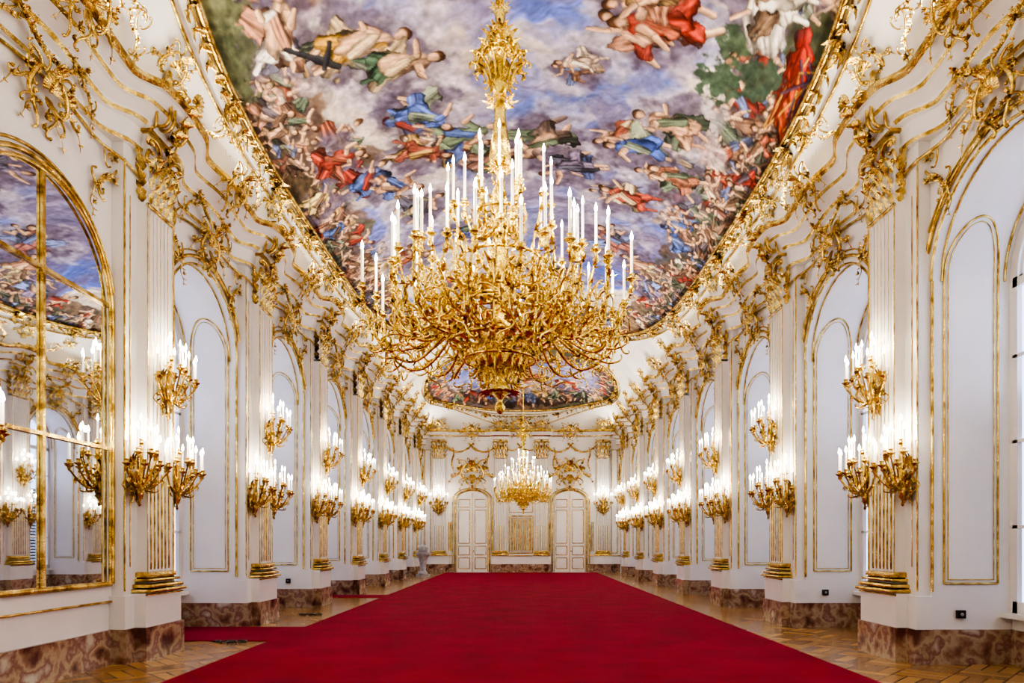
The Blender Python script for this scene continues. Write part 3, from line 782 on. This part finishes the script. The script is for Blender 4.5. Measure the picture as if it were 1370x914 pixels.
# ------------------------------------------------------------------ sconce
def cup_candle(mb,x,y,z,h,lit=True,r=.014,wax=1):
    mb.lathe([(.004,-.07),(.02,-.05),(.012,-.03),(.045,-.005),(.05,.005),(.02,.0),(.022,.035),(.03,.045),(.014,.05)],0,(x,y,z),8)
    mb.lathe([(r,.03),(r,h),(.001,h+.004)],wax,(x,y,z),7)
    mb.lathe([(.004,h),(.014,h+.022),(.012,h+.045),(.004,h+.07),(.001,h+.085)],2,(x,y,z),6)
def spiralarm(mb,p0,p1,drop,m=0,th=.014,ang=0):
    p0=np.array(p0,float);p1=np.array(p1,float)
    t=np.linspace(0,1,14)[:,None]
    P=p0*(1-t)+p1*t+np.array([0,0,-1])*drop*np.sin(PI*t**.8)
    mb.tube(P,th*(1.2-.4*t[:,0]),m,5)
    return P
def sconce():
    random.seed(3)
    mb=MB()
    for i in range(5):
        a=-PI/2+(i-2)*.33
        mb.leaf((0,-.02,-.1),(math.cos(a),-.12,math.sin(a)),(0,-1,0),.28-.04*abs(i-2),.04,.2,0)
    for i in range(5):
        a=PI/2+(i-2)*.4
        mb.leaf((0,-.02,-.05),(math.cos(a),-.15,math.sin(a)),(0,-1,0),.22,.04,.2,0)
    mb.lathe([(.001,-.48),(.018,-.46),(.01,-.42),(.035,-.36),(.05,-.28),(.03,-.2),(.055,-.13),(.03,-.05),(.02,.08)],0,(0,-.1,0),10,.12,5)
    for sx in(-1,1):
        stroke(mb,'C',sx*.09,-.2,sx*1.3,.24,sx,.014,0,.06); stroke(mb,'S',sx*.16,-.12,sx*.5,.26,sx,.013,0,.09)
        stroke(mb,'S',sx*.05,-.33,sx*1.4,.2,sx,.011,0,.05)
        t=np.linspace(0,1,9); vine(mb,np.stack([sx*(.03+.15*np.sin(t*3)),-.4+.3*t],1),.008,.05,2)
    for ring,(n,R,z,sp) in enumerate(((6,.31,-.02,1.45),(4,.19,.12,1.1))):
        for i in range(n):
            a=-PI/2+(-1+2*i/(n-1))*sp
            x=R*math.cos(a); y=-.1+R*math.sin(a)*.95
            y=min(y,-.07)
            P=spiralarm(mb,(0,-.1,-.2),(x,y,z-.05),.12,0,.011)
            q=P[6]; 
            mb.leaf(q,(math.cos(a),math.sin(a),.5),(0,0,1),.08,.02,.5,0); mb.leaf(P[10],(math.cos(a),math.sin(a),-.8),(0,0,-1),.07,.02,.5,0)
            C=SC*.12
            mb.tube([(q[0]+math.cos(a)*c[0],q[1]+math.sin(a)*c[0],q[2]-.03-c[1]) for c in C[::2]],.007,0,4)
            mb.tube([(q[0]+math.cos(a)*(c[0]*.7+.06),q[1]+math.sin(a)*(c[0]*.7+.06),q[2]+.05+c[1]*.7) for c in C[::2]],.006,0,4)
            cup_candle(mb,x,y,z,.25,True,.010)
    cup_candle(mb,0,-.12,.24,.25,True,.010); mb.lathe([(.02,-.2),(.03,-.1),(.015,0),(.03,.14),(.02,.24)],0,(0,-.12,0),8)
    return mb
ME_SC=me_of(sconce(),'wall_sconce',[M_GOLD,M_WAXLIT,M_FLAME])
def add_light(name,loc,e,col,r,parent,mw=None):
    l=bpy.data.lights.new(name,'POINT'); l.energy=e; l.color=col; l.shadow_soft_size=r
    o=bpy.data.objects.new(name,l); scene.collection.objects.link(o); o.parent=parent; o.location=loc
    return o
WARM=(1.0,0.87,0.66)
def put_sconce(M,e):
    o=inst('wall_sconce',ME_SC,M)
    add_light('candle_glow',(0,-.26,.40),e,WARM,.035,o)
for s in(-1,1):
    for k in KS:
        m=(A_(k)+B_(k))/2
        for dy,z,p in((-.47,2.5,.16),(.47,2.5,.16),(0,3.68,.29)):
            put_sconce(wallM(s,m+dy,z,p,0,1.12),13)
for x in(-4.2,4.2): put_sconce(Matrix.Translation((x,Y1-.15,3.6))@Matrix.Scale(1.5,4),16)

# ------------------------------------------------------------------ chandelier
def chandelier():
    random.seed(21)
    mb=MB()
    def polar(a,r,z,off=0): return (r*math.cos(a)-off*math.sin(a),r*math.sin(a)+off*math.cos(a),z)
    mb.lathe([(.001,0),(.03,.02),(.05,.07),(.02,.12),(.03,.15),(.08,.2),(.09,.26),(.05,.34),(.10,.42),(.13,.5),(.12,.6),(.16,.7),(.14,.78),(.1,.88),(.07,1.0),(.1,1.2),(.05,1.35),(.08,1.6),(.05,1.8),(.07,2.05),(.04,2.2),(.035,2.3),(.05,2.32),(.09,2.4),(.1,2.46),(.085,2.6),(.055,2.8),(.04,3.08),(.09,3.12),(.06,3.2),(.12,3.3),(.05,3.42),(.07,3.56),(.03,3.7),(.05,3.82),(.02,3.95),(.018,6.8),(.12,6.82)],0,(0,0,0),16,.06,8)
    def ring(R,z,r,n=48): mb.tube([polar(2*PI*i/n,R,z) for i in range(n)],r,0,6,True)
    ring(.34,.52,.018);ring(.62,.92,.026);ring(.66,.84,.018);ring(.58,1.05,.016);ring(.4,1.45,.016);ring(.25,1.9,.016);ring(.48,.68,.018)
    def rad_scroll(a,r,z,ang,size,kind='C',flip=1,th=.014,off=0):
        P=(SC if kind=='C' else SS).copy(); P[:,0]*=flip; P*=size
        c,s_=math.cos(ang),math.sin(ang); P=np.stack([P[:,0]*c-P[:,1]*s_,P[:,0]*s_+P[:,1]*c],1)
        n=len(P); t=np.linspace(-1,1,n)
        mb.tube([polar(a,r+p[0],z+p[1],off) for p in P],th*(1.2-.5*t*t),0,5)
    def tan_scroll(a,r,z,ang,size,kind='C',flip=1,th=.012):
        P=(SC if kind=='C' else SS).copy(); P[:,0]*=flip; P*=size
        c,s_=math.cos(ang),math.sin(ang); P=np.stack([P[:,0]*c-P[:,1]*s_,P[:,0]*s_+P[:,1]*c],1)
        mb.tube([polar(a,r,z+p[1],p[0]) for p in P],th,0,5)
    def rleaf(a,r,z,up,out,L,W,cu=.4):
        d=(math.cos(a)*out,math.sin(a)*out,up); mb.leaf(polar(a,r,z),d,(math.cos(a),math.sin(a),.4),L,W,cu,0)
    for i in range(18):
        a=2*PI*i/18
        tan_scroll(a,.64,.9,random.uniform(-.6,.6),.24,'C',random.choice([-1,1]),.013)
        tan_scroll(a+.1,.5,.72,random.uniform(-.6,.6),.2,'S',random.choice([-1,1]),.012)
        tan_scroll(a,.36,.56,random.uniform(-.6,.6),.16,'C',random.choice([-1,1]),.011)
        tan_scroll(a,.2,.38,random.uniform(-.6,.6),.12,'C',random.choice([-1,1]),.009)
        rleaf(a,.3,.6,.3,1,.15,.035); rleaf(a+.2,.18,.42,.3,1,.13,.035,.5); rleaf(a,.1,.2,.5,1,.11,.03,.5); rleaf(a,.14,.33,.4,1,.13,.03,.5)
        rleaf(a+.1,.4,.64,.2,1,.14,.035); rleaf(a,.5,.74,.2,1,.14,.035)
        rad_scroll(a+.1,.52,.76,.5,.34,'S',1,.015)
        rleaf(a,.6,.95,1,.5,.18,.04); rleaf(a,.66,.84,-.3,1,.14,.035)
        rad_scroll(a,.3,.5,1.1,.26,'C',1,.012)
        rad_scroll(a+.05,.2,.36,1.2,.2,'C',-1,.011)
    tiers=[
     (18,1.23,1.12,.5,.8,.32,.34,0),
     (18,1.02,1.34,.55,.9,.26,.34,.5),
     (12,.78,1.58,.4,1.1,.25,.36,.3),
     (10,.50,1.90,.2,1.3,.2,.38,0),
     (6,.22,2.24,.08,1.75,.12,.40,.5)]
    for (n,R,z,r0,z0,drop,h,ph) in tiers:
        for i in range(n):
            a=2*PI*(i+ph)/n+random.uniform(-.04,.04); Rr=R*random.uniform(.95,1.05); zz=z+random.uniform(-.1,.1)
            t=np.linspace(0,1,18)
            rr=r0+(Rr-r0)*(t**.75)+.07*np.sin(PI*t)*(R>.9)
            zt=z0+(zz-.06-z0)*t**2-drop*np.sin(PI*t**.85)
            sw=.08*np.sin(t*2*PI)*random.choice([-1,1])
            P=np.array([polar(a,x,y,o) for x,y,o in zip(rr,zt,sw)])
            mb.tube(P,.014*(1.15-.45*t),0,6)
            cup_candle(mb,P[-1][0],P[-1][1],zz,h,True,.013)
            mb.lathe([(.01,-.12),(.03,-.09),(.015,-.06)],0,(P[-1][0],P[-1][1],zz),8)
            for q in range(2,17,2):
                p=P[q]; aa=a
                for d in(-1,1):
                    mb.leaf(p,(math.cos(aa)*.5-d*math.sin(aa)*.6,math.sin(aa)*.5+d*math.cos(aa)*.6,random.uniform(-.8,1)),(0,0,1),random.uniform(.05,.10),.018,.6,0,5)
            rad_scroll(a,rr[8],zt[8]+.1,random.uniform(-.4,.6),.22,'C',1,.009)
            rad_scroll(a+.04,rr[11],zt[11]-.07,2.8+random.uniform(-.4,.4),.22,'C',1,.009)
            rad_scroll(a-.04,rr[14],zt[14]+.03,1.2+random.uniform(-.4,.4),.15,'C',-1,.008)
            if R>.7:
                rad_scroll(a-.05,rr[13],zt[13]-.02,.9,.26,'S',-1,.009); tan_scroll(a+.08,rr[12],zt[12]+.05,random.uniform(-1,1),.2,'C',1,.008)
                tan_scroll(a-.1,rr[7]+.1,zt[6]-.03,random.uniform(-1,1),.2,'S',1,.009)
                tan_scroll(a+.12,rr[15],zt[14]-.06,random.uniform(-2,2),.16,'S',1,.008)
                rad_scroll(a+.12,rr[12],zt[12]-.12,random.uniform(-2,2),.2,'S',1,.008)
                p=P[13]; mb.lathe([(.001,-.12),(.015,-.1),(.005,-.04),(.003,0)],0,tuple(p),5)
    for i in range(10):
        a=2*PI*i/10
        rad_scroll(a,.19,3.25,.9,.28,'C',1,.013); rad_scroll(a+.3,.19,3.42,1.9,.25,'S',1,.012)
        rleaf(a,.1,3.18,.4,1,.18,.04); rleaf(a+.3,.12,3.34,.8,.8,.2,.04); rleaf(a,.07,3.5,1,.6,.18,.035); rleaf(a+.3,.05,3.62,1,.5,.12,.03)
        rleaf(a,.05,2.3,.8,.6,.12,.03); rleaf(a,.06,3.0,-.4,1,.12,.03); rleaf(a,.05,3.85,1,.6,.08,.02)
        tan_scroll(a,.24,3.35,random.uniform(-1,1),.15,'C',1,.009)
    ring(.21,3.36,.014,24)
    return mb
mbc=chandelier()
ME_CH=me_of(mbc,'gilded_chandelier',[M_GOLDC,M_WAXLIT,M_FLAME])
for x,y,zb in((-.2,6.5,2.73),(.1,29.0,2.75)):
    o=inst('gilded_chandelier',ME_CH,Matrix.Translation((x,y,zb)))
    for R,z,n in((1.12,1.62,6),(.5,2.35,3)):
        for i in range(n):
            a=2*PI*(i+.25)/n
            add_light('candle_glow',(R*math.cos(a),R*math.sin(a),z),18,WARM,.03,o)

# small props -------------------------------------------------------
mb=MB()
mb.box(-.28,.28,-.28,.28,0,.12,0); mb.lathe([(.001,.12),(.24,.12),(.2,.2),(.12,.3),(.15,.6),(.2,.85),(.27,.95),(.3,1.0),(.26,1.02),(.001,1.04)],0,(0,0,0),20,.05,10)
mb.box(-.3,.3,-.3,.3,1.02,1.1,0); mb.lathe([(.001,1.1),(.18,1.1),(.24,1.3),(.2,1.42),(.12,1.36),(.001,1.34)],0,(0,0,0),16)
mb.obj('marble_urn_pedestal',[M_GREY],None,Matrix.Translation((-4.35,30.2,0)))
for s,k in((1,0),(1,1),(-1,2)):
    mb=MB(); x=s*(HW+.35); y=A_(k)-.046
    z=.62
    mb.box(x-.05,x+.05,y-.0,y+.055,z-.05,z+.05,0); mb.ball((x,y-.005,z),.022,1)
    mb.obj('wall_socket',[M_BLACK,M_GREY])
for yy in(10.25,14.2):
    mb=MB(); t=np.linspace(0,1,60)
    mb.tube(np.stack([-4.65+.5*t+.05*np.sin(t*30),yy+.1*np.sin(t*17),.02+0*t],1),.012,0,5)
    mb.obj('floor_cable',[M_BLACK])

# ------------------------------------------------------------------ lights
for s in(-1,1):
    l=bpy.data.lights.new('cornice_strip_light','AREA'); l.shape='RECTANGLE'; l.size=.12; l.size_y=Y1-Y0-1.5
    l.energy=440; l.color=(1.0,.94,.84); l.spread=2.4
    o=bpy.data.objects.new('cornice_strip_light',l); scene.collection.objects.link(o)
    o.location=(s*4.62,(Y0+Y1)/2,7.36); o.rotation_euler=(0,PI-s*.9,0)
w=bpy.data.worlds.new('sky'); scene.world=w; w.use_nodes=True
bg=w.node_tree.nodes['Background']; bg.inputs[0].default_value=(.58,.68,1.0,1); bg.inputs[1].default_value=2.2
scene.view_settings.view_transform='AgX'
scene.view_settings.look='AgX - High Contrast'
scene.view_settings.exposure=0.5

# ------------------------------------------------------------------ camera
cam=bpy.data.cameras.new('camera'); co=bpy.data.objects.new('camera',cam); scene.collection.objects.link(co)
co.location=(0,0,1.5); co.rotation_euler=(PI/2,0,0)
cam.sensor_width=36; cam.lens=910/1370*36; cam.shift_x=-12/1370; cam.shift_y=270/1370
cam.clip_start=.05; cam.clip_end=200
scene.camera=co
